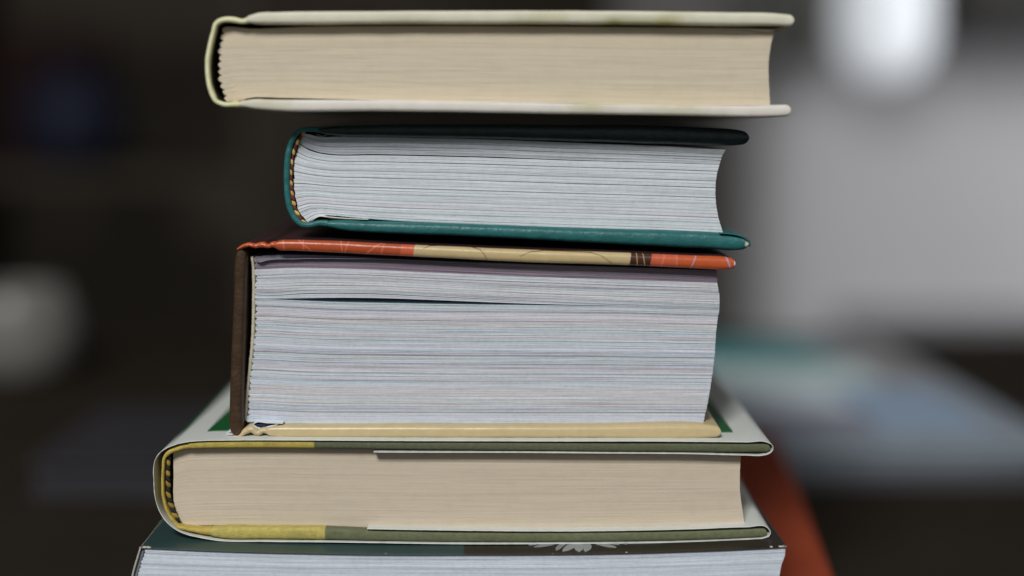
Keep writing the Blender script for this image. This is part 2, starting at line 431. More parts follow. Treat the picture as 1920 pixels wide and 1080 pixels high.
def twist(name, pts, h, y0, parent, ca, cb, nseg, depth=0.0015):
    """woven headband: a row of slanted thread turns along a path"""
    P = [(a, b, h) for a, b in pts]
    for k in range(nseg):
        ts = np.linspace(k / nseg, (k + 1) / nseg * 1.0, 7)
        C = spline(P, ts)
        X, Z = unproj(C[:, 0], C[:, 1], y0); sc = (y0 - CAM_Y) / 2667
        tx = np.gradient(X); tz = np.gradient(Z); ln = np.hypot(tx, tz); nx, nz = -tz / ln, tx / ln
        V = []; F = []; R = 10; jl = 0.7 + random.uniform(-.3, .3); jr = random.uniform(0.85, 1.1); jy = random.uniform(-.00012, .00012)
        for i in range(7):
            q = i / 6; rr = jr * h * sc * (0.70 + 0.30 * math.sin(math.pi * q))
            for a in range(R):
                an = 2 * math.pi * a / R
                off = rr * math.cos(an)
                sl = jl * off                                    # slant of the thread
                V.append((X[i] + nx[i] * off + tx[i] / ln[i] * sl, y0 + jy - rr * math.sin(an) * 0.9 + 0.0002, Z[i] + nz[i] * off + tz[i] / ln[i] * sl))
        for i in range(6):
            for a in range(R):
                F.append((i * R + a, i * R + (a + 1) % R, (i + 1) * R + (a + 1) % R, (i + 1) * R + a))
        F.append([a for a in range(R)][::-1]); F.append([6 * R + a for a in range(R)])
        meshobj('thread', V, F, M['thread'], parent, True, (ca if k % 2 == 0 else cb) * random.uniform(0.75, 1.1))
hb = ribbon('headband', [(570, 248, 3.0), (558, 266, 3.0), (550, 288, 3.0), (547, 312, 3.0), (546.5, 340, 3.0), (549, 368, 3.0), (555, 393, 3.0), (564, 410, 3.0), (571, 419, 3.0)], PY1 + 0.0098, 0.004, M['thread'], b2, lin((90, 60, 55)), round_ends=False)
hb['_origin'] = b2['_origin']
twist('thread', [(571, 246), (558, 266), (549, 288), (546, 312), (545, 340), (548, 368), (554, 393), (563, 410), (571, 419)], 3.9, 0.0098, hb, lin((190, 165, 95)), lin((105, 48, 42)), 19)
def pc2(j, n, u, rng):
    base = lin((188, 195, 200), 1.33) * (1 + rng.normal(0, 0.018))
    if abs(j / n - 0.70) < 0.03: base = lin((196, 197, 206), 1.25)
    f = wav(4, 0.5, 4, rng)(u)[:, None]
    return base[None] * (1 + 0.03 * f)
PY2 = Y2 + 0.0028
# upper pages, above the dark curved opening
topA = [(569, 250), (582, 253), (600, 257), (640, 256), (700, 255.5), (900, 261), (1140, 270), (1250, 274), (1361, 280)]
midA = [(561, 269), (575, 277), (592, 284), (615, 288), (700, 289), (900, 293), (1090, 300), (1250, 304.5), (1349, 308)]
midB = [(560.5, 270), (574, 278.5), (590, 285.8), (614, 289.8), (700, 290.8), (900, 295), (1090, 301.2), (1250, 305.2), (1349, 308.6)]
botB = [(577, 417), (588, 410), (604, 404), (640, 406), (700, 411), (900, 420.5), (1140, 428.7), (1250, 433), (1356, 437.5)]
leftA = [(569, 250), (561, 269)]
rightA = [(1361, 280), (1355, 290), (1349, 308)]
leftB = [(560.5, 270), (553, 300), (551, 335), (554, 370), (561, 397), (577, 417)]
rightB = [(1349, 308.6), (1344, 328), (1341.5, 350), (1342.5, 380), (1346.5, 405), (1356, 437.5)]
def gpA(j, n, rng): return rng.choice([0.05, 0.12, 0.3], p=[.35, .4, .25])
def gpB(j, n, rng):
    if j % 2 == 0: return rng.uniform(0.05, 0.12)
    return rng.uniform(0.24, 0.40)
sheets('page_section', b2, M['paper'], topA, midA, leftA, rightA, 18, PY2, D2 - 0.006, pc2, gpA, group=2, ujit=0.5, jit=0.00006, wave=0.6, vbase=300)
def grpB(j, n, rng):
    return 0.30 if rng.random() < .75 else 0.14
# each page section below: two leaves lying tight, sections a hair apart
nB = 21
def sections(parent, n, top, bot, left, right, y0, depth, cf, mat_, vb, per=2, gap=0.2):
    for k in range(n):
        rng = np.random.default_rng(vb + k)
        g = gap * rng.uniform(0.35, 1.5)
        u = np.linspace(0, 1, 30)
        ta, tb_ = (k + g / 2) / n, (k + 1 - g / 2) / n
        A = coons(top, bot, left, right, u, ta); B = coons(top, bot, left, right, u, tb_)
        sheets('page_section', parent, mat_, A.tolist(), B.tolist(), [A[0].tolist(), B[0].tolist()], [A[-1].tolist(), B[-1].tolist()],
               per, y0 + rng.normal(0, 0.00006), depth, lambda j, n_, u_, r_, k=k: cf(k, n, u_, r_), lambda j, n_, r_: 0.04,
               ujit=0.5, jit=0.00004, vbase=vb + k * per, wave=0.12, wander=0.15)
sections(b2, nB, midB, botB, leftB, rightB, PY2, D2 - 0.006, pc2, M['paper'], 340, per=3, gap=0.065)
ribbon('turned_edge', [(1350, 437.6, .7), (1368, 438.6, 1.2), (1385, 441.5, 1.6), (1398, 447, 1.8), (1406, 455, 1.9), (1406.5, 463, 1.7)], Y2 - 0.0003, 0.05, M['teal'], b2, tealc, expo=2, wob=0.00004)
# torn endpaper at the hinge
for k in range(3):
    ribbon('endpaper', [(583 + 3 * k, 415 - 2 * k, .5), (598 + k * 2, 406 - k, .6), (612 + 3 * k, 407 + k, .5), (636, 409 + k * .8, .5), (690, 411.6, .4)], Y2 + 0.0014 + 0.0004 * k, 0.02, M['paper'], b2, lin((206, 205, 198)), round_ends=False, expo=2)
for k in range(2):
    ribbon('endpaper', [(592 + 4 * k, 251, .5), (604, 256 - k, .5), (612 + k * 3, 252, .5)], Y2 + 0.0014 + 0.0004 * k, 0.02, M['paper'], b2, lin((130, 130, 120)), round_ends=False, expo=2)

# ================================================================== BOOK 3: thick book, orange and brown case
Y3 = 0.0028
b3 = thing('thick_orange_book', root_at(900, 824, Y3 + 0.06), 'thickest book of the stack, with orange patterned cover, brown spine and pages gaping open', 'book', 'books in the stack')
D3 = 0.215
OR = lin((176, 78, 40), 1.0); SAL = lin((200, 94, 62), 1.0); BEI = lin((184, 165, 122), 1.15); BRN = lin((62, 36, 26)); PNK = lin((214, 122, 98), 1.0); GLD = lin((190, 150, 90)); PUR = lin((165, 140, 160))
OR2 = lin((194, 88, 44), 1.0)
def seg_dist(px, py, poly):
    d = np.full(px.shape, 1e9)
    for (a, b), (c, e) in zip(poly[:-1], poly[1:]):
        vx, vy = c - a, e - b; L2 = vx * vx + vy * vy
        tt = np.clip(((px - a) * vx + (py - b) * vy) / L2, 0, 1)
        d = np.minimum(d, np.hypot(px - a - tt * vx, py - b - tt * vy))
    return d
LINES = [([(530, 448), (533, 471)], PNK, 1.0), ([(556, 448), (588, 474)], PNK, 1.0), ([(567, 448), (570, 474)], PNK, 1.0),
         ([(638, 452), (643, 478)], PNK, 1.0), ([(653, 452), (645, 478)], PNK, 1.0), ([(720, 455), (706, 460), (684, 478)], PNK, 1.0),
         ([(720, 456), (713, 482)], PNK, 1.0), ([(793, 466), (805, 461.5), (850, 460.5), (880, 463), (900, 468), (908, 477), (916, 491)], lin((110, 82, 40)), 0.8),
         ([(975, 480), (995, 472), (1020, 470), (1070, 472), (1110, 474), (1128, 480), (1148, 494)], lin((110, 82, 40)), 0.8),
         ([(1193, 474), (1196, 500)], GLD, 0.7), ([(1205, 474), (1210, 500)], GLD, 0.7),
         ([(1246, 476), (1240, 504)], PNK, 1.4), ([(1268, 476), (1271, 506)], PNK, 1.1), ([(1306, 477), (1294, 508)], PUR, 1.2),
         ([(1360, 478), (1372, 508)], PUR, 1.6)]
def c3(px, py, s, y, t):
    c = np.tile(OR, (len(t), 1))
    sl = (py - 470) * 0.12
    X = px - sl * -1
    def put(m, col): c[m] = col
    put((X > 751), SAL); put(X > 776, BEI); put(X > 1184, BRN); put(X > 1223, SAL); put(X > 1272, OR2)
    if (y < 0.004).all():
        for poly, col, wd in LINES:
            d = seg_dist(px, py, poly); a = np.clip(1.4 - d / wd, 0, 1)[:, None]
            c = c * (1 - a) + col[None] * a
        e = np.clip(1 - np.hypot((px - 1379) / 3.0, (py - 492) / 9), 0, 1)[:, None]
        e = np.minimum(e * 2.5, 1); c = c * (1 - e) + lin((225, 205, 195))[None] * e
    if s >= 0.999 and (y > 0.0026).any():
        dk = np.clip((y - 0.0023) / 0.0006, 0, 1)[:, None]
        c = c * (1 - dk) + lin((62, 40, 44), 1.0)[None] * dk
    return c
ribbon('cover_board', [(515, 460, 7), (524, 460.5, 9.5), (540, 460.5, 10), (600, 462.5, 10.8), (775, 471, 11), (998, 481, 11.8), (1187, 487, 11.7), (1300, 492, 12), (1360, 494.5, 12), (1379, 495, 10)],
       Y3, D3, M['gloss'], b3, None, samples=1100, krows=29, expo=2.6, color_fn=c3, wob=0.0001, depth_rows=6)
def c3b(px, py, s, y, t): return np.tile(lin((188, 170, 130), 1.15), (len(t), 1))
ribbon('cover_board', [(499, 809, 8), (513, 810.5, 11), (560, 810.8, 11.8), (700, 810.8, 12), (1100, 811, 12.2), (1335, 810.5, 12.2), (1352, 810.5, 10.3)],
       Y3, D3, M['gloss'], b3, None, expo=2.8, color_fn=c3b, wob=0.0001)
def c3h(px, py, s, y, t):
    c = np.tile(OR2, (len(t), 1))
    if s >= 0.999 and (y > 0.0026).any(): c = np.tile(lin((62, 40, 44), 1.0), (len(t), 1))
    return c
ribbon('hinge', [(444, 467, 1.4), (454, 462.5, 3.2), (464, 459.5, 3.8), (478, 461, 4.2), (492, 459.5, 5.2), (503, 461.5, 3.6), (510, 459, 5), (519, 460, 8.5)],
       Y3 + 0.0003, D3, M['gloss'], b3, None, samples=90, expo=1.6, wob=0.00018, color_fn=c3h)
ribbon('hinge', [(436, 819, 1.3), (449, 818, 3), (460, 809, 6), (470, 805.5, 7), (482, 812, 6.5), (493, 808, 5.5), (504, 810, 9)],
       Y3 + 0.0003, D3, M['gloss'], b3, lin((188, 170, 132), 1.15), samples=90, expo=1.6, wob=0.0002)
ribbon('spine', [(452.5, 470, 8.5), (451, 482, 10), (448.5, 550, 11), (446, 620, 11.7), (443, 700, 12.2), (441.5, 770, 12.5), (442, 806, 12), (444, 816, 9)],
       Y3 + 0.0002, D3, M['brown'], b3, lin((64, 46, 30), 1.0), expo=3.2, wob=0.0001)
ribbon('spine_lining', [(472, 481, 2.4), (474, 500, 3), (475, 560, 3.2), (473, 640, 3.4), (467, 700, 3.4), (462, 745, 3.4), (459, 788, 3)],
       Y3 + 0.004, D3 - 0.01, M['paper'], b3, lin((186, 180, 158)), samples=420, expo=1.6, wob=0.0002, ragged=0.16)
TINTS = [lin(c, 1.32) for c in [(182, 191, 200), (174, 188, 202), (188, 188, 200), (194, 195, 198), (176, 194, 200), (197, 195, 190), (186, 187, 200), (172, 188, 204), (194, 187, 192)]]
STRK = [lin(c, 1.2) for c in [(130, 160, 180), (160, 146, 168), (188, 160, 150), (140, 175, 180), (150, 146, 150), (165, 120, 140), (120, 150, 175), (190, 180, 150)]]
def pc3_factory(off, top=False):
    sigt = np.random.default_rng(55 + off)
    tints = {}
    neutral = lin((186, 192, 196), 1.32)
    def f(j, n, u, rng):
        s = j // 3
        if s not in tints: tints[s] = (TINTS[sigt.integers(len(TINTS))] * 0.65 + neutral * 0.35) * (1 + sigt.normal(0, 0.02))
        b = tints[s] * 0.7 + TINTS[rng.integers(len(TINTS))] * 0.3
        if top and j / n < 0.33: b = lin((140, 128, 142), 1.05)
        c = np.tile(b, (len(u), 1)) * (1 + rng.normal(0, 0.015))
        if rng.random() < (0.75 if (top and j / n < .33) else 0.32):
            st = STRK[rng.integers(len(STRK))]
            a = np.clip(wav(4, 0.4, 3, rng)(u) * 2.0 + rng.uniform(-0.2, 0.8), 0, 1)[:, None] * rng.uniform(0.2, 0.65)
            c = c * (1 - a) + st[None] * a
        return c
    return f
PY3 = Y3 + 0.0042
g3 = lambda j, n, rng: rng.choice([0.04, 0.10, 0.26], p=[.72, .18, .10])
top3 = [(477, 481), (520, 478), (600, 479), (775, 487), (1000, 496), (1200, 502), (1344, 507)]
l1 = [(478, 552.5), (505, 553.8), (560, 550.3), (620, 549.3), (700, 550.3), (800, 554.8), (900, 559.8), (1000, 564.3), (1150, 570), (1349, 576)]
l1b = [(478, 553.4), (505, 554.8), (560, 551.8), (620, 550.8), (700, 551.8), (800, 556), (900, 560.8), (1000, 565.2), (1150, 570.7), (1349, 576.6)]
gu = [(478, 560), (505, 560), (560, 559.3), (620, 558.4), (700, 558.7), (800, 562), (900, 566), (1000, 569.5), (1150, 573), (1349, 578.5)]
gl = [(478, 561), (505, 561.2), (560, 564), (620, 567), (700, 568.9), (800, 570.6), (900, 571.8), (1000, 572.4), (1150, 574), (1349, 579.2)]
bt3 = [(462, 791), (490, 791.5), (520, 793.5), (700, 795.5), (1100, 796), (1318, 795.5)]
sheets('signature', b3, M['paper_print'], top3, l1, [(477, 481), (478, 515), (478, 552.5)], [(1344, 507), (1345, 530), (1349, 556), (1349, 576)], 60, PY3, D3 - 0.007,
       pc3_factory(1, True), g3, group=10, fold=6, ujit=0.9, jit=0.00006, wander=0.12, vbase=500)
sheets('signature', b3, M['paper_print'], l1b, gu, [(478, 553.4), (478, 560)], [(1349, 576.6), (1349, 578.5)], 5, PY3, D3 - 0.007,
       pc3_factory(2), lambda j, n, r: 0.05, group=5, fold=3, ujit=0.4, jit=0.00004, vbase=560)
sheets('signature', b3, M['paper_print'], gl, bt3, [(478, 561), (478, 600), (474.5, 655), (468, 715), (462, 791)], [(1349, 579.2), (1344, 610), (1340, 665), (1333, 720), (1326, 760), (1318, 795.5)],
       190, PY3, D3 - 0.007, pc3_factory(3), g3, group=10, fold=6, ujit=0.9, jit=0.00006, wander=0.12, vbase=600)
ribbon('endpaper', [(520, 796.5, .6), (505, 800, .8), (490, 804.5, .8), (479, 801, .8), (474.5, 796, .8), (479, 792.8, .8), (500, 793.2, .7), (530, 794.2, .5)], Y3 + 0.001, 0.05, M['paper'], b3, lin((206, 210, 216)), round_ends=False, expo=2)
ribbon('endpaper', [(480, 797, 3), (490, 798, 4.6), (500, 797, 3), (515, 795.5, 1)], Y3 + 0.0016, 0.05, M['plain'], b3, lin((30, 45, 66), 1.0), expo=2)
ribbon('endpaper', [(478, 486, .6), (484, 491, .8), (500, 488, .7), (560, 485.5, .6), (650, 485, .6), (900, 494, .5)], Y3 + 0.0027, 0.05, M['paper'], b3, lin((120, 122, 130)), round_ends=False, expo=2)

# paper slip poking out left under the spine
ps = thing('paper_slip', root_at(428, 822, 0.012), 'small white paper slip poking out beneath the brown spine', 'paper')
def quad_sheet(name, pts3, th, material, parent, color):
    V = [(x, y, z) for x, y, z in pts3] + [(x, y, z + th) for x, y, z in pts3]
    n = len(pts3)
    F = [list(range(n))[::-1], list(range(n, 2 * n))] + [(i, (i + 1) % n, n + (i + 1) % n, n + i) for i in range(n)]
    return meshobj(name, V, F, material, parent, False, np.array(color))
b4top = lambda px, py, y: None

# ================================================================== BOOK 4: hardback in white and green jacket
Y4 = 0.0
b4 = thing('jacketed_hardback', root_at(870, 1017, Y4 + 0.06), 'hardback with yellow and olive cloth case inside a white and green dust jacket', 'book', 'books in the stack')
D4 = 0.225
OLV = lin((90, 95, 72), 1.15); YEL = lin((172, 156, 78), 1.15)
def c4(xs, yel, olv):
    def f(px, py, s, y, t):
        c = np.tile(yel, (len(t), 1)); c[px > xs] = olv
        return c
    return f
ribbon('cover_board', [(352, 837, 5.5), (380, 835.2, 6.2), (424, 834.4, 6.6), (588, 834.5, 7), (800, 836.5, 7.4), (1100, 838.8, 8.2), (1300, 839.8, 8.7), (1400, 840.5, 8.7), (1444, 840.5, 8)],
       Y4, D4, M['cloth'], b4, None, samples=420, expo=3, color_fn=c4(588, YEL, OLV), wob=0.0001)
ribbon('cover_board', [(392, 998.5, 7), (405, 999.5, 9.5), (500, 1001, 11.2), (600, 1002.3, 11.6), (690, 1005, 10.6), (900, 1008, 9.8), (1080, 1007.5, 9.6), (1300, 1004.3, 9.6), (1400, 1000.8, 9.2), (1438, 999, 8)],
       Y4, D4, M['cloth'], b4, None, samples=420, expo=3, color_fn=c4(608, lin((180, 168, 94), 1.15), lin((102, 107, 80), 1.15)), wob=0.00012)
ribbon('spine', [(358, 836.6, 5.5), (340, 839.5, 5), (326, 844.5, 4.5), (315, 850, 4.5), (308, 858, 3.2), (305, 880, 2.6), (304, 908, 2.6), (306, 935, 2.6), (311, 955, 2.8), (321, 974, 3.0), (334, 988, 3.6), (352, 992.5, 4), (372, 996, 5), (398, 998.5, 8)],
       Y4 + 0.0003, D4, M['cloth'], b4, lin((184, 164, 84), 1.15), samples=150, expo=2, wob=0.00025)
jpath = [(700, 847.8), (900, 848.8), (1100, 849.8), (1300, 851.3), (1400, 853.5), (1430, 853.6), (1443, 850), (1450, 842), (1449, 835), (1440, 829.6), (1400, 828.7), (1300, 828.2), (1100, 828), (900, 827), (700, 826), (588, 825.7), (424, 826), (380, 826.8), (352, 829),
         (328, 834.5), (312, 841), (300, 849), (291, 862), (287.5, 880), (288, 900), (290, 930), (295, 950), (305, 970), (318, 985), (334, 996), (352, 1003), (375, 1008), (400, 1012.3), (500, 1015.3), (608, 1016.8), (750, 1018.8), (900, 1020.3), (1080, 1019.6), (1300, 1016.2), (1400, 1012.3), (1432, 1009.6), (1443, 1005), (1445, 997), (1438, 989.2), (1400, 988.6), (1300, 992), (1100, 995.8), (1000, 996.2), (800, 994.2), (688, 991.8)]
WHT = lin((196, 200, 196), 1.2); GRN = lin((24, 84, 46), 1.2)
def c4j(px, py, s, y, t):
    c = np.tile(WHT, (len(t), 1))
    if s < -0.9: c[(px < 317) & (y > 0.0011)] = GRN
    return c
ribbon('dust_jacket', [(a, b, .8) for a, b in jpath], Y4 - 0.0004, D4 + 0.001, M['jacket'], b4, None, samples=600, expo=2, round_ends=False, color_fn=c4j, wob=0.00022, ragged=0.22)
hb4 = ribbon('headband', [(316, 856, 3.5), (314, 880, 3.5), (314, 905, 3.5), (316, 935, 3.5), (322, 956, 3.5), (331, 976, 3.5)], Y4 + 0.0024, 0.004, M['thread'], b4, lin((50, 46, 34)), round_ends=False)
hb4['_origin'] = b4['_origin']
twist('thread', [(317, 852), (314.5, 880), (314.5, 905), (317, 935), (324, 957), (335, 980)], 5.0, 0.0018, hb4, lin((36, 40, 38)), lin((150, 122, 58)), 13)
def pc4(j, n, u, rng):
    base = lin((193, 182, 164), 1.25) * (1 + rng.normal(0, 0.008))
    if rng.random() < 0.015: base = base * 0.92
    f = wav(4, 0.4, 3, rng)(u)[:, None]
    c = base[None] * (1 + 0.012 * f)
    w_ = (np.clip(1 - u * 5, 0, 1))[:, None]                   # paper slightly lighter towards the spine
    return c * (1 + 0.04 * w_)
PY4 = Y4 + 0.003
sheets('page_block', b4, M['paper_fine'], [(325, 846), (345, 840), (420, 836.5), (588, 837), (1100, 842), (1390, 844)], [(348, 986), (430, 984.2), (600, 987), (690, 988.8), (1080, 990), (1397, 985.5)],
       [(325, 846), (325.5, 890), (327, 945), (335, 972), (348, 986)], [(1390, 844), (1387.5, 885), (1388, 925), (1392, 955), (1397, 985.5)],
       190, PY4, D4 - 0.006, pc4, lambda j, n, r: 0.04 if r.random() > .05 else 0.14, ujit=0.7, jit=0.00002, wander=0.08, vbase=900, kind='stuff', wave=0.5)
# green panels printed on the jacket: thin film on the sheet
def on_top(px, py, y, off):
    """point at distance y behind the front edge on the surface traced by (px, py) at the front plane"""
    x, z = unproj(px, py, Y4); return (float(x), Y4 + y, float(z) + off)
x0, _ = unproj(352, 826, Y4); x1, _ = unproj(1392, 826, Y4)
def jacket_z(x):
    xs, zs = unproj(np.array([352, 424, 588, 700, 900, 1100, 1300, 1400]), np.array([829, 826, 825.7, 826, 827, 828, 828.2, 828.7]), Y4)
    return np.interp(x, xs, zs) + 0.8 * 0.37 / 2667
def film(name, xa, xb, ya, yb, zfn, parent, color, off=0.0005, n=40, material=None):
    xs = np.linspace(xa, xb, n); V = []
    for yv in (ya, yb):
        for x in xs: V.append((x, yv, float(zfn(x)) + off))
    for yv in (ya, yb):
        for x in xs: V.append((x, yv, float(zfn(x)) + off * 0.3))
    F = []
    for i in range(n - 1):
        F += [(i, i + 1, n + i + 1, n + i), (2 * n + i + 1, 2 * n + i, 3 * n + i, 3 * n + i + 1), (i + 1, i, 2 * n + i, 2 * n + i + 1), (n + i, n + i + 1, 3 * n + i + 1, 3 * n + i)]
    F += [(0, n, 3 * n, 2 * n), (2 * n - 1, n - 1, 3 * n - 1, 4 * n - 1)]
    return meshobj(name, V, F, material or M['jacket'], parent, False, np.array(color))
film('green_panel', float(x0) + 0.003, float(x1) - 0.001, Y4 + 0.0105, Y4 + 0.17, jacket_z, b4, GRN)

# slip geometry on the jacket
def jz(px_y):  # helper: x world at depth y for an image x
    px, y = px_y; return (px - 960) / 2667 * (y - CAM_Y)
ps_pts = []
for (px, y) in ((413, 0.0045), (442, 0.0042), (446, 0.018), (434, 0.019)):
    x = (px - 960) / 2667 * (y - CAM_Y) * 1.0
    ps_pts.append((x, y, float(jacket_z(x)) + 0.0005))
quad_sheet('sheet', ps_pts, 0.00015, M['paper'], ps, lin((205, 208, 216)))
ps_pts2 = [(x + 0.0004, y + 0.0005, z + 0.0006) for x, y, z in ps_pts]
quad_sheet('sheet', ps_pts2, 0.00015, M['paper'], ps, lin((200, 204, 214)))

# ================================================================== BOOK 5: paperback with daisy
Y5 = -0.0082
b5 = thing('daisy_paperback', root_at(860, 1247, Y5 + 0.06), 'large paperback with white daisy on dark green cover, second lowest in the stack', 'book', 'books in the stack')
D5 = 0.24; SH5 = (-0.02, 0)
cv = [(263, 1027.5), (300, 1029.3), (360, 1032), (480, 1036), (600, 1038.3), (870, 1040.3), (1100, 1039), (1300, 1033.8), (1400, 1029.6), (1476, 1025.5)]
DG = lin((44, 66, 66), 1.15); BB = lin((40, 34, 28), 1.0)
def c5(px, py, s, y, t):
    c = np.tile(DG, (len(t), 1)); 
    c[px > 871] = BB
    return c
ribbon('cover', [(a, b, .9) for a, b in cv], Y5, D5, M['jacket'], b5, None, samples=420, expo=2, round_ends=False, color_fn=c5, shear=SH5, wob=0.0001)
ribbon('cover', [(238, 1249, .9), (600, 1249, .9), (1453, 1249, .9)], Y5, D5, M['jacket'], b5, DG, expo=2, round_ends=False, shear=SH5)
ribbon('spine', [(262.5, 1028.5, 1.2), (256.5, 1048, 1.3), (248, 1079, 1.3), (240, 1125, 1.3), (236, 1180, 1.2), (236.5, 1247, 1.2)], Y5 + 0.0001, D5, M['jacket'], b5, lin((190, 186, 178)), expo=2, round_ends=False, shear=SH5, wob=0.0002)
ribbon('spine_lining', [(268.5, 1031, 2), (262, 1052, 3.5), (254, 1080, 3.5), (246, 1125, 3.5), (242, 1180, 3.5), (243, 1245, 3.2)], Y5 + 0.0012, D5 - 0.004, M['paper'], b5, lin((118, 122, 128)), samples=160, expo=2, round_ends=False, shear=SH5, wob=0.0002, ragged=0.15)
def pc5(j, n, u, rng):
    base = lin((190, 197, 206), 1.36) * (1 + rng.normal(0, 0.012))
    if rng.random() < 0.08: base = base * 0.92
    return base[None] * (1 + 0.02 * wav(4, 0.5, 4, rng)(u)[:, None])
def shift(c, d): return [(a, b + d) for a, b in c]
top5 = [(273, 1029.2)] + shift(cv[1:-1], 1.2) + [(1472, 1027.5)]
sheets('signature', b5, M['paper'], top5, [(250, 1247), (600, 1247), (1451, 1247)], [(273, 1029.2), (266, 1052), (258, 1080), (250, 1125), (246, 1180), (250, 1247)], [(1472, 1027.5), (1472, 1040), (1465, 1060), (1461, 1085), (1454, 1140), (1451, 1247)],
       240, Y5 + 0.0008, D5 - 0.004, pc5, lambda j, n, r: 0.06 if r.random() > .12 else 0.28, group=8, fold=4.5, ujit=0.8, jit=0.00004, shear=SH5, vbase=1200)
# flaking white wear along the cover's front edge
wr = np.random.default_rng(3)
xs5, zs5 = unproj(np.array([a for a, b in cv]), np.array([b for a, b in cv]), Y5)
def cover_z(x): return np.interp(x, xs5, zs5) + 0.9 * 0.36 / 2667
V = []; F = []; k = 0
for _ in range(54):
    x = wr.uniform(xs5[0], xs5[-1]) if _ > 50 else wr.choice([xs5[0], xs5[-1]]) + wr.normal(0, 0.0016)
    x = min(max(x, xs5[0] + .0002), xs5[-1] - .0006)
    wl = wr.uniform(0.00008, 0.0003) * (1 if _ > 50 else 2.2); dl = wr.uniform(0.0001, 0.00035) * (1 if _ > 50 else 2.2)
    z = float(cover_z(x)) + 0.00006
    m = 6; c0 = len(V)
    for q in range(m):
        an = q / m * 6.283
        V.append((x + wl * math.cos(an) * wr.uniform(.6, 1), Y5 - 0.0001 + dl * (1 + math.sin(an) * wr.uniform(.6, 1)), z + 0.00004))
    for q in range(m):
        an = q / m * 6.283
        V.append((V[c0 + q][0], V[c0 + q][1], z - 0.00012))
    F.append([c0 + q for q in range(m)]); F += [(c0 + q, c0 + (q + 1) % m, c0 + m + (q + 1) % m, c0 + m + q) for q in range(m)]
meshobj('edge_wear', V, F, M['paper'], b5, False, lin((205, 200, 190)), kind='stuff')
# the daisy printed on the cover
dc = ((1087 - 960) / 2667 * 0.375, Y5 + 0.0155)
dr_ = np.random.default_rng(9)
for k in range(30):
    an = k / 30 * 2 * math.pi + dr_.normal(0, 0.05)
    Lp = dr_.uniform(0.0125, 0.0155); wp = dr_.uniform(0.0011, 0.0016); r0 = 0.003
    V = []; n = 9
    side = []
    for i in range(n):
        q = i / (n - 1); wq = wp * (math.sin(math.pi * min(1, q * 0.88 + 0.08)) ** 0.6) * (0.5 + 0.5 * q)
        if i == n - 1: wq *= .35
        side.append((r0 + (Lp - r0) * q, wq))
    loop = [(a, b) for a, b in side] + [(a, -b) for a, b in side[::-1]]
    bend = dr_.normal(0, 0.12)
    for (a, b) in loop:
        aa = an + bend * (a / Lp) ** 2
        x = dc[0] + a * math.cos(aa) * 1.08 - b * math.sin(aa); y = dc[1] + a * math.sin(aa) + b * math.cos(aa)
        V.append((x, max(y, Y5 + 0.0008), float(cover_z(x)) + 0.00011 + 0.00002 * (k % 3)))
    m = len(V); V += [(x, y, z - 0.00013) for x, y, z in V]
    F = [list(range(m))] + [(i, m + i, m + (i + 1) % m, (i + 1) % m) for i in range(m)]
    g = dr_.uniform(0.75, 1.05)
    meshobj('petal', V, F, M['jacket'], b5, False, lin((158, 162, 164), 1.0) * g)

# ================================================================== BOOK 6: red book at the bottom
pa = unproj_z(1563, 1080, redtop); pb = unproj_z(1457, 820, redtop)
ang = math.atan2(pb[0] - pa[0], pb[1] - pa[1])                 # clockwise turn seen from above
dirv = np.array([math.sin(ang), math.cos(ang)]); rgt = np.array([math.cos(ang), -math.sin(ang)])
fr = np.array(pa[:2]) + dirv * (-0.07)                         # front right corner
W6, L6 = 0.195, 0.275
cx, cy = fr - rgt * W6 / 2
b6 = thing('red_book', (float(cx), float(cy), TABLE_Z), 'large rust-red book at the bottom of the stack, turned slightly clockwise', 'book', 'books in the stack', rotz=-ang)
b6['_origin'] = [0, 0, 0]
M['red'] = mat('rust_red_cover', tuple(lin((124, 56, 36), 1.6)), 0.8, 0.1, 80, 0.3, 900, 0.0003, 0.08)
h6 = redtop - TABLE_Z
box('cover_board', -W6 / 2, W6 / 2, 0, L6, h6 - 0.003, h6, M['red'], b6, r=0.001)
box('cover_board', -W6 / 2, W6 / 2, 0, L6, 0.0002, 0.0032, M['red'], b6, r=0.001)
box('spine', -W6 / 2 - 0.0005, -W6 / 2 + 0.002, 0.0002, L6 - .0002, 0.0034, h6 - 0.0032, M['red'], b6)
nV = 60
for k in range(nV // 10):
    V = []; F = []
    for j in range(10):
        z0 = 0.0034 + (h6 - 0.0068) * (k * 10 + j) / nV; z1 = z0 + (h6 - 0.0068) / nV * 0.93; jx = RNG.normal(0, .0001)
        v0 = len(V); a, b_, c, d = -W6 / 2 + 0.0025, W6 / 2 - 0.004 + jx, 0.003 + jx, L6 - 0.003
        V += [(x, y, z) for x in (a, b_) for y in (c, d) for z in (z0, z1)]
        F += [tuple(v0 + i for i in f) for f in ((0, 1, 3, 2), (4, 6, 7, 5), (0, 4, 5, 1), (2, 3, 7, 6), (0, 2, 6, 4), (1, 5, 7, 3))]
    meshobj('signature', V, F, M['paper'], b6, False, lin((190, 184, 170)))

# ================================================================== BACKGROUND
def at_table(px, py): return unproj_z(px, py, TABLE_Z)
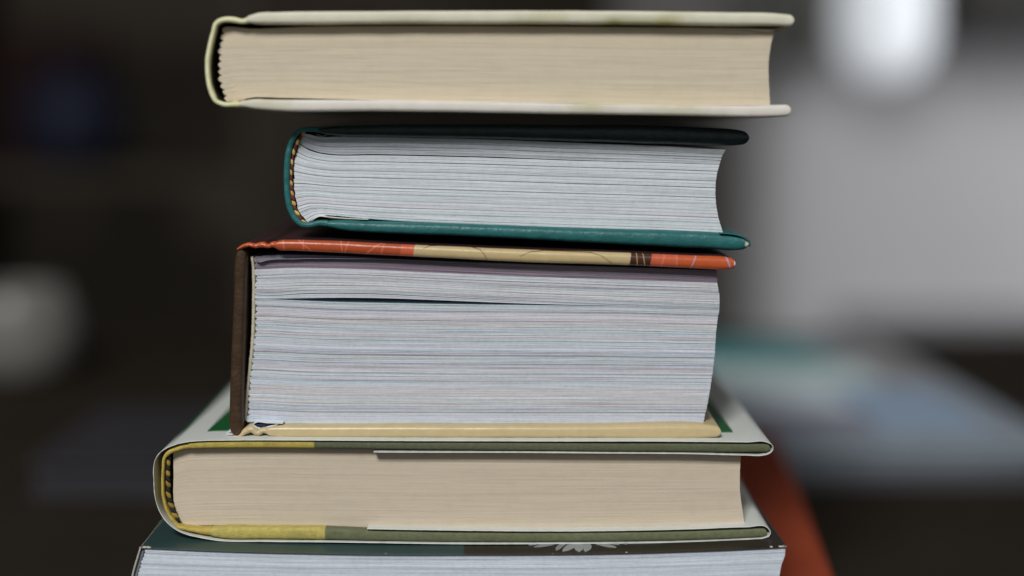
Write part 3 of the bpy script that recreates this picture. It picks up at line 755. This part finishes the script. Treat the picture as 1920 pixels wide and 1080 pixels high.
# pile of magazines behind on the right
mag_cols = [((62, 64, 68), 0.005), ((84, 88, 94), 0.005), ((104, 112, 120), 0.005), ((118, 128, 134), 0.004), ((118, 126, 136), 0.004)]
zc = TABLE_Z + 0.0003
fl = np.array(at_table(1395, 948)[:2]); 
base_x0 = 0.060; front_y = 0.289
Z0 = zc
labels = ['dark slate magazine at the bottom of the blurred pile', 'grey magazine second from the bottom of the blurred pile', 'grey-blue magazine in the middle of the blurred pile', 'light grey magazine second from the top of the blurred pile', 'pale magazine with blue, lilac and teal cover topmost on the blurred pile']
for k, (c, th) in enumerate(mag_cols):
    mw, ml = 0.195, 0.30
    o = thing('magazine', (base_x0 + mw / 2 + RNG.normal(0, .003), front_y + RNG.normal(0, .002), zc), labels[k], 'magazine', 'magazines piled behind the stack', rotz=0.02 + RNG.normal(0, 0.02))
    o['_origin'] = [0, 0, 0]
    box('cover', -mw / 2, mw / 2, 0, ml, th - 0.0006, th - 0.0001, M['plain'], o, lin(c, 1.75), r=0.0001)
    box('page_block', -mw / 2 + .001, mw / 2 - .001, .001, ml - .001, 0.0006, th - 0.0007, M['plain'], o, lin(c, 1.75))
    box('cover', -mw / 2, mw / 2, 0, ml, 0.0, 0.0005, M['plain'], o, lin(c, 1.1), r=0.0001)
    if k == 4:
        def panel(xa, xb, ya, yb, c, z=0.0):
            box('printed_panel', xa, xb, ya, yb, th - 0.0001, th + 0.0002 + z, M['plain'], o, lin(c, 2.3))
        panel(-0.096, 0.045, 0.198, 0.298, (58, 104, 108))
        panel(-0.096, 0.02, 0.055, 0.13, (146, 156, 180))
        panel(-0.096, 0.055, 0.131, 0.197, (150, 190, 204), .0001)
        panel(0.021, 0.075, 0.01, 0.130, (108, 124, 142))
        panel(-0.045, 0.02, 0.015, 0.054, (98, 98, 110))
        panel(0.056, 0.094, 0.131, 0.29, (108, 108, 110))
    zc += th + 0.0002
# dark notebook on the table, left
nb = at_table(70, 940); ne = at_table(330, 940)
o = thing('charcoal_notebook', (float((nb[0] + ne[0]) / 2), nb[1], TABLE_Z + 0.0003), 'charcoal notebook lying on the table behind the stack', 'notebook')
o['_origin'] = [0, 0, 0]; wd = ne[0] - nb[0] + 0.01
M['char'] = mat('charcoal_cover', tuple(lin((56, 55, 59), 1.0)), 0.6, 0.1, 40, 0.2, 300, 0.0004, 0.2)
box('cover', -wd / 2, wd / 2, 0, 0.13, 0.015, 0.018, M['char'], o, r=0.001)
box('cover', -wd / 2, wd / 2, 0, 0.13, 0, 0.003, M['char'], o, r=0.001)
box('page_block', -wd / 2 + .003, wd / 2 - .003, 0.003, 0.127, 0.0032, 0.0148, M['char'], o)

def lathe(name, prof, cx, cy, z0, material, parent=None, color=(.5, .5, .5), seg=40):
    V = []; F = []
    for r, z in prof:
        for a in range(seg):
            an = 2 * math.pi * a / seg; V.append((cx + r * math.cos(an), cy + r * math.sin(an), z0 + z))
    for i in range(len(prof) - 1):
        for a in range(seg):
            F.append((i * seg + a, i * seg + (a + 1) % seg, (i + 1) * seg + (a + 1) % seg, (i + 1) * seg + a))
    F.append(list(range(seg))[::-1]); F.append([(len(prof) - 1) * seg + a for a in range(seg)])
    return meshobj(name, V, F, material, parent, True, np.array(color))
# white mug on the table, far left
mp = at_table(38, 705)
mug = thing('white_mug', (float(mp[0]), float(mp[1]), TABLE_Z), 'white mug with rounded body standing on the table edge of the dark side', 'mug')
M['ceramic'] = mat('grey_ceramic', tuple(lin((116, 115, 112), 1.2)), 0.35, 0.05, 20, 0.05, 100, 0.0005, 0.4)
mug['_origin'] = [0, 0, 0]
lathe('mug_body', [(0.0265, 0.0), (0.0326, 0.0034), (0.0377, 0.0151), (0.0393, 0.0302), (0.0377, 0.0454), (0.0337, 0.0571), (0.0316, 0.0605), (0.0296, 0.0605), (0.0316, 0.0554), (0.0347, 0.042), (0.0347, 0.0168), (0.0265, 0.005)], 0, 0, 0.0003, M['ceramic'], mug)
V = []; F = []; nn = 16
for i in range(nn + 1):
    a = -1.35 + 2.7 * i / nn; cxh, czh = -0.034 - 0.022 * math.cos(a), 0.031 + 0.019 * math.sin(a)
    for q in range(8):
        an = q / 8 * 6.283; rr = 0.0045
        V.append((cxh - rr * math.cos(an) * math.cos(a), rr * math.sin(an), czh + rr * math.cos(an) * math.sin(a)))
for i in range(nn):
    for q in range(8): F.append((i * 8 + q, i * 8 + (q + 1) % 8, (i + 1) * 8 + (q + 1) % 8, (i + 1) * 8 + q))
meshobj('handle', V, F, M['ceramic'], mug, True)

# wall shelf on the left with dark blue vase and red box
def at_y(px, py, y):
    x, z = unproj(px, py, y); return float(x), float(z)
ys = 1.55
sx0, sz0 = at_y(-250, 318, ys); sx1, _ = at_y(470, 318, ys)
WOOD = mat('dark_shelf_wood', (0.066, 0.056, 0.044), 0.8, 0.2, 10, 0.1, 60, 0.001, 0.1)
sh = thing('wall_shelf', ((sx0 + sx1) / 2, 2.0, sz0), 'near-black open bookcase behind the stack on the dark side', 'shelf')
sh['_origin'] = [0, 0, 0]
hw = (sx1 - sx0) / 2
box('shelf_board', -hw, hw, -0.5, 0.1, -0.02, 0, WOOD, sh)
box('shelf_board', -hw, hw, -0.5, 0.1, 0.33, 0.35, WOOD, sh)
box('shelf_board', -hw, hw, -0.5, 0.1, -0.40, -0.38, WOOD, sh)
for sx in (-hw - 0.02, hw):
    box('side_panel', sx, sx + 0.02, -0.5, 0.1, TABLE_Z - 0.75 - sz0, 0.40, WOOD, sh)
vx, _ = at_y(140, 300, 1.65)
vs = thing('blue_vase', (vx, 1.65, sz0), 'dark blue round vase barely visible on the bookcase', 'vase')
vs['_origin'] = [0, 0, 0]
BLUE = mat('dark_blue_glaze', tuple(lin((38, 42, 62), 1.0)), 0.5, 0.1, 10, 0.05, 60, 0.001, 0.2)
lathe('vase_body', [(0.035, 0), (0.06, 0.02), (0.073, 0.06), (0.070, 0.09), (0.045, 0.12), (0.028, 0.13), (0.032, 0.14), (0.027, 0.14), (0.022, 0.13)], 0, 0, 0.0005, BLUE, vs)
rx, _ = at_y(100, 130, 1.9)
rb = thing('red_box', (rx, 1.9, sz0 + 0.0), 'tall dark red box behind the blue vase', 'box')
rb['_origin'] = [0, 0, 0]
RED2 = mat('dark_red_card', tuple(lin((52, 36, 36), 1.0)), 0.7, 0.1, 10, 0.05, 60, 0.001, 0.1)
box('box_body', -0.085, 0.085, -0.03, 0.03, 0.0005, 0.18, RED2, rb, r=0.002)
box('lid', -0.088, 0.088, -0.033, 0.033, 0.1803, 0.20, RED2, rb, r=0.002)

# lit glass lamp hanging on the right
ly = 2.0
lx, lz = at_y(1655, 152, ly); _, lz2 = at_y(1657, -60, ly)
wpx = (ly - CAM_Y) / 2667
lamp = thing('pendant_lamp', (lx, ly, lz), 'glowing white glass pendant lamp with rounded bottom', 'lamp')
lamp['_origin'] = [0, 0, 0]
GLOW = mat('lit_glass_shade', (0.72, 0.76, 0.80), 0.4, 0.02, 10, 0, 60, 0.001, 0.3, emit=0.56)
R_ = 88 * wpx
lathe('lamp_shade', [(R_ * .12, 0.0), (R_ * .5, R_ * .10), (R_ * .78, R_ * .33), (R_ * .94, R_ * .68), (R_, R_ * 1.0), (R_ * .98, R_ * 2.2), (R_ * .9, R_ * 3.0), (R_ * .5, R_ * 3.3), (R_ * .2, R_ * 3.35)], 0, 0, 0, GLOW, lamp)
DARK = mat('dark_metal', (0.02, 0.018, 0.016), 0.5, 0.1, 10, 0, 60, 0.001, 0.3)
lathe('lamp_cap', [(R_ * .3, 0), (R_ * .3, 0.03), (R_ * .1, 0.05)], 0, 0, R_ * 3.36, DARK, lamp)
lathe('cord', [(0.004, 0), (0.004, 1.8 - lz - R_ * 3.36 - 0.05)], 0, 0, R_ * 3.36 + 0.05, DARK, lamp, seg=10)
# dark cabinet high on the right
hx, hz = at_y(1800, 62, 1.98)
cab = thing('wall_cabinet', (hx + 0.4, 2.1, hz), 'blackish cabinet hanging high on the pale wall', 'cabinet')
cab['_origin'] = [0, 0, 0]
box('cabinet_body', -0.4, 0.4, -0.1, 0.19, 0, 0.6, DARK, cab, r=0.004)
for k in (0, 1):
    d = box('door', -0.395 + 0.4 * k, -0.005 + 0.4 * k, -0.122, -0.103, 0.01, 0.59, DARK, cab, r=0.003)
    d['_origin'] = [0, 0, 0]
    box('handle', -0.03 + 0.05 * k, -0.02 + 0.05 * k, -0.14, -0.1225, 0.05, 0.18, DARK, d)
# ceiling
box('ceiling', -4, 4, 0.9, 3.2, 1.8, 1.85, WALLM, kind='structure')
# grey-green panel (dark curtain) beside the lamp
PANEL = mat('grey_curtain_cloth', (0.42, 0.425, 0.40), 0.9, 0.1, 20, 0.1, 60, 0.002, 0.1)
cx0, cz0 = at_y(1385, 118, 2.1); cx1, _ = at_y(1560, 118, 2.1)
V = []; F = []; nn = 60
for i in range(nn + 1):
    q = i / nn; x = cx0 + (cx1 - cx0) * q; yv = 2.1 + 0.02 * math.sin(q * 26)
    V += [(x, yv, cz0), (x, yv, 1.75), (x, yv + 0.004, 1.75), (x, yv + 0.004, cz0)]
for i in range(nn):
    a = i * 4
    for k in range(4): F.append((a + k, a + (k + 1) % 4, a + 4 + (k + 1) % 4, a + 4 + k))
o = meshobj('short_curtain', V, F, PANEL, None, True)
tag(o, 'short grey curtain hanging between the lamp and the dark wall', 'curtain')

bx0, bz0 = at_y(1150, 110, 2.4); bx1, _ = at_y(1352, 110, 2.4)
bl = thing('roller_blind', ((bx0 + bx1) / 2, 2.4, bz0), 'grey roller blind seen as a blurred strip above the cream book', 'blind')
bl['_origin'] = [0, 0, 0]; hwb = (bx1 - bx0) / 2
BLM = mat('grey_blind_cloth', (0.30, 0.295, 0.29), 0.9, 0.05, 20, 0.1, 60, 0.002, 0.1)
box('blind_cloth', -hwb, hwb, 0, 0.003, 0.012, 0.9, BLM, bl)
box('bottom_bar', -hwb, hwb, -0.006, 0.009, 0, 0.0118, BLM, bl)
# strip helper property no longer needed
for o in bpy.data.objects:
    if '_origin' in o: del o['_origin']
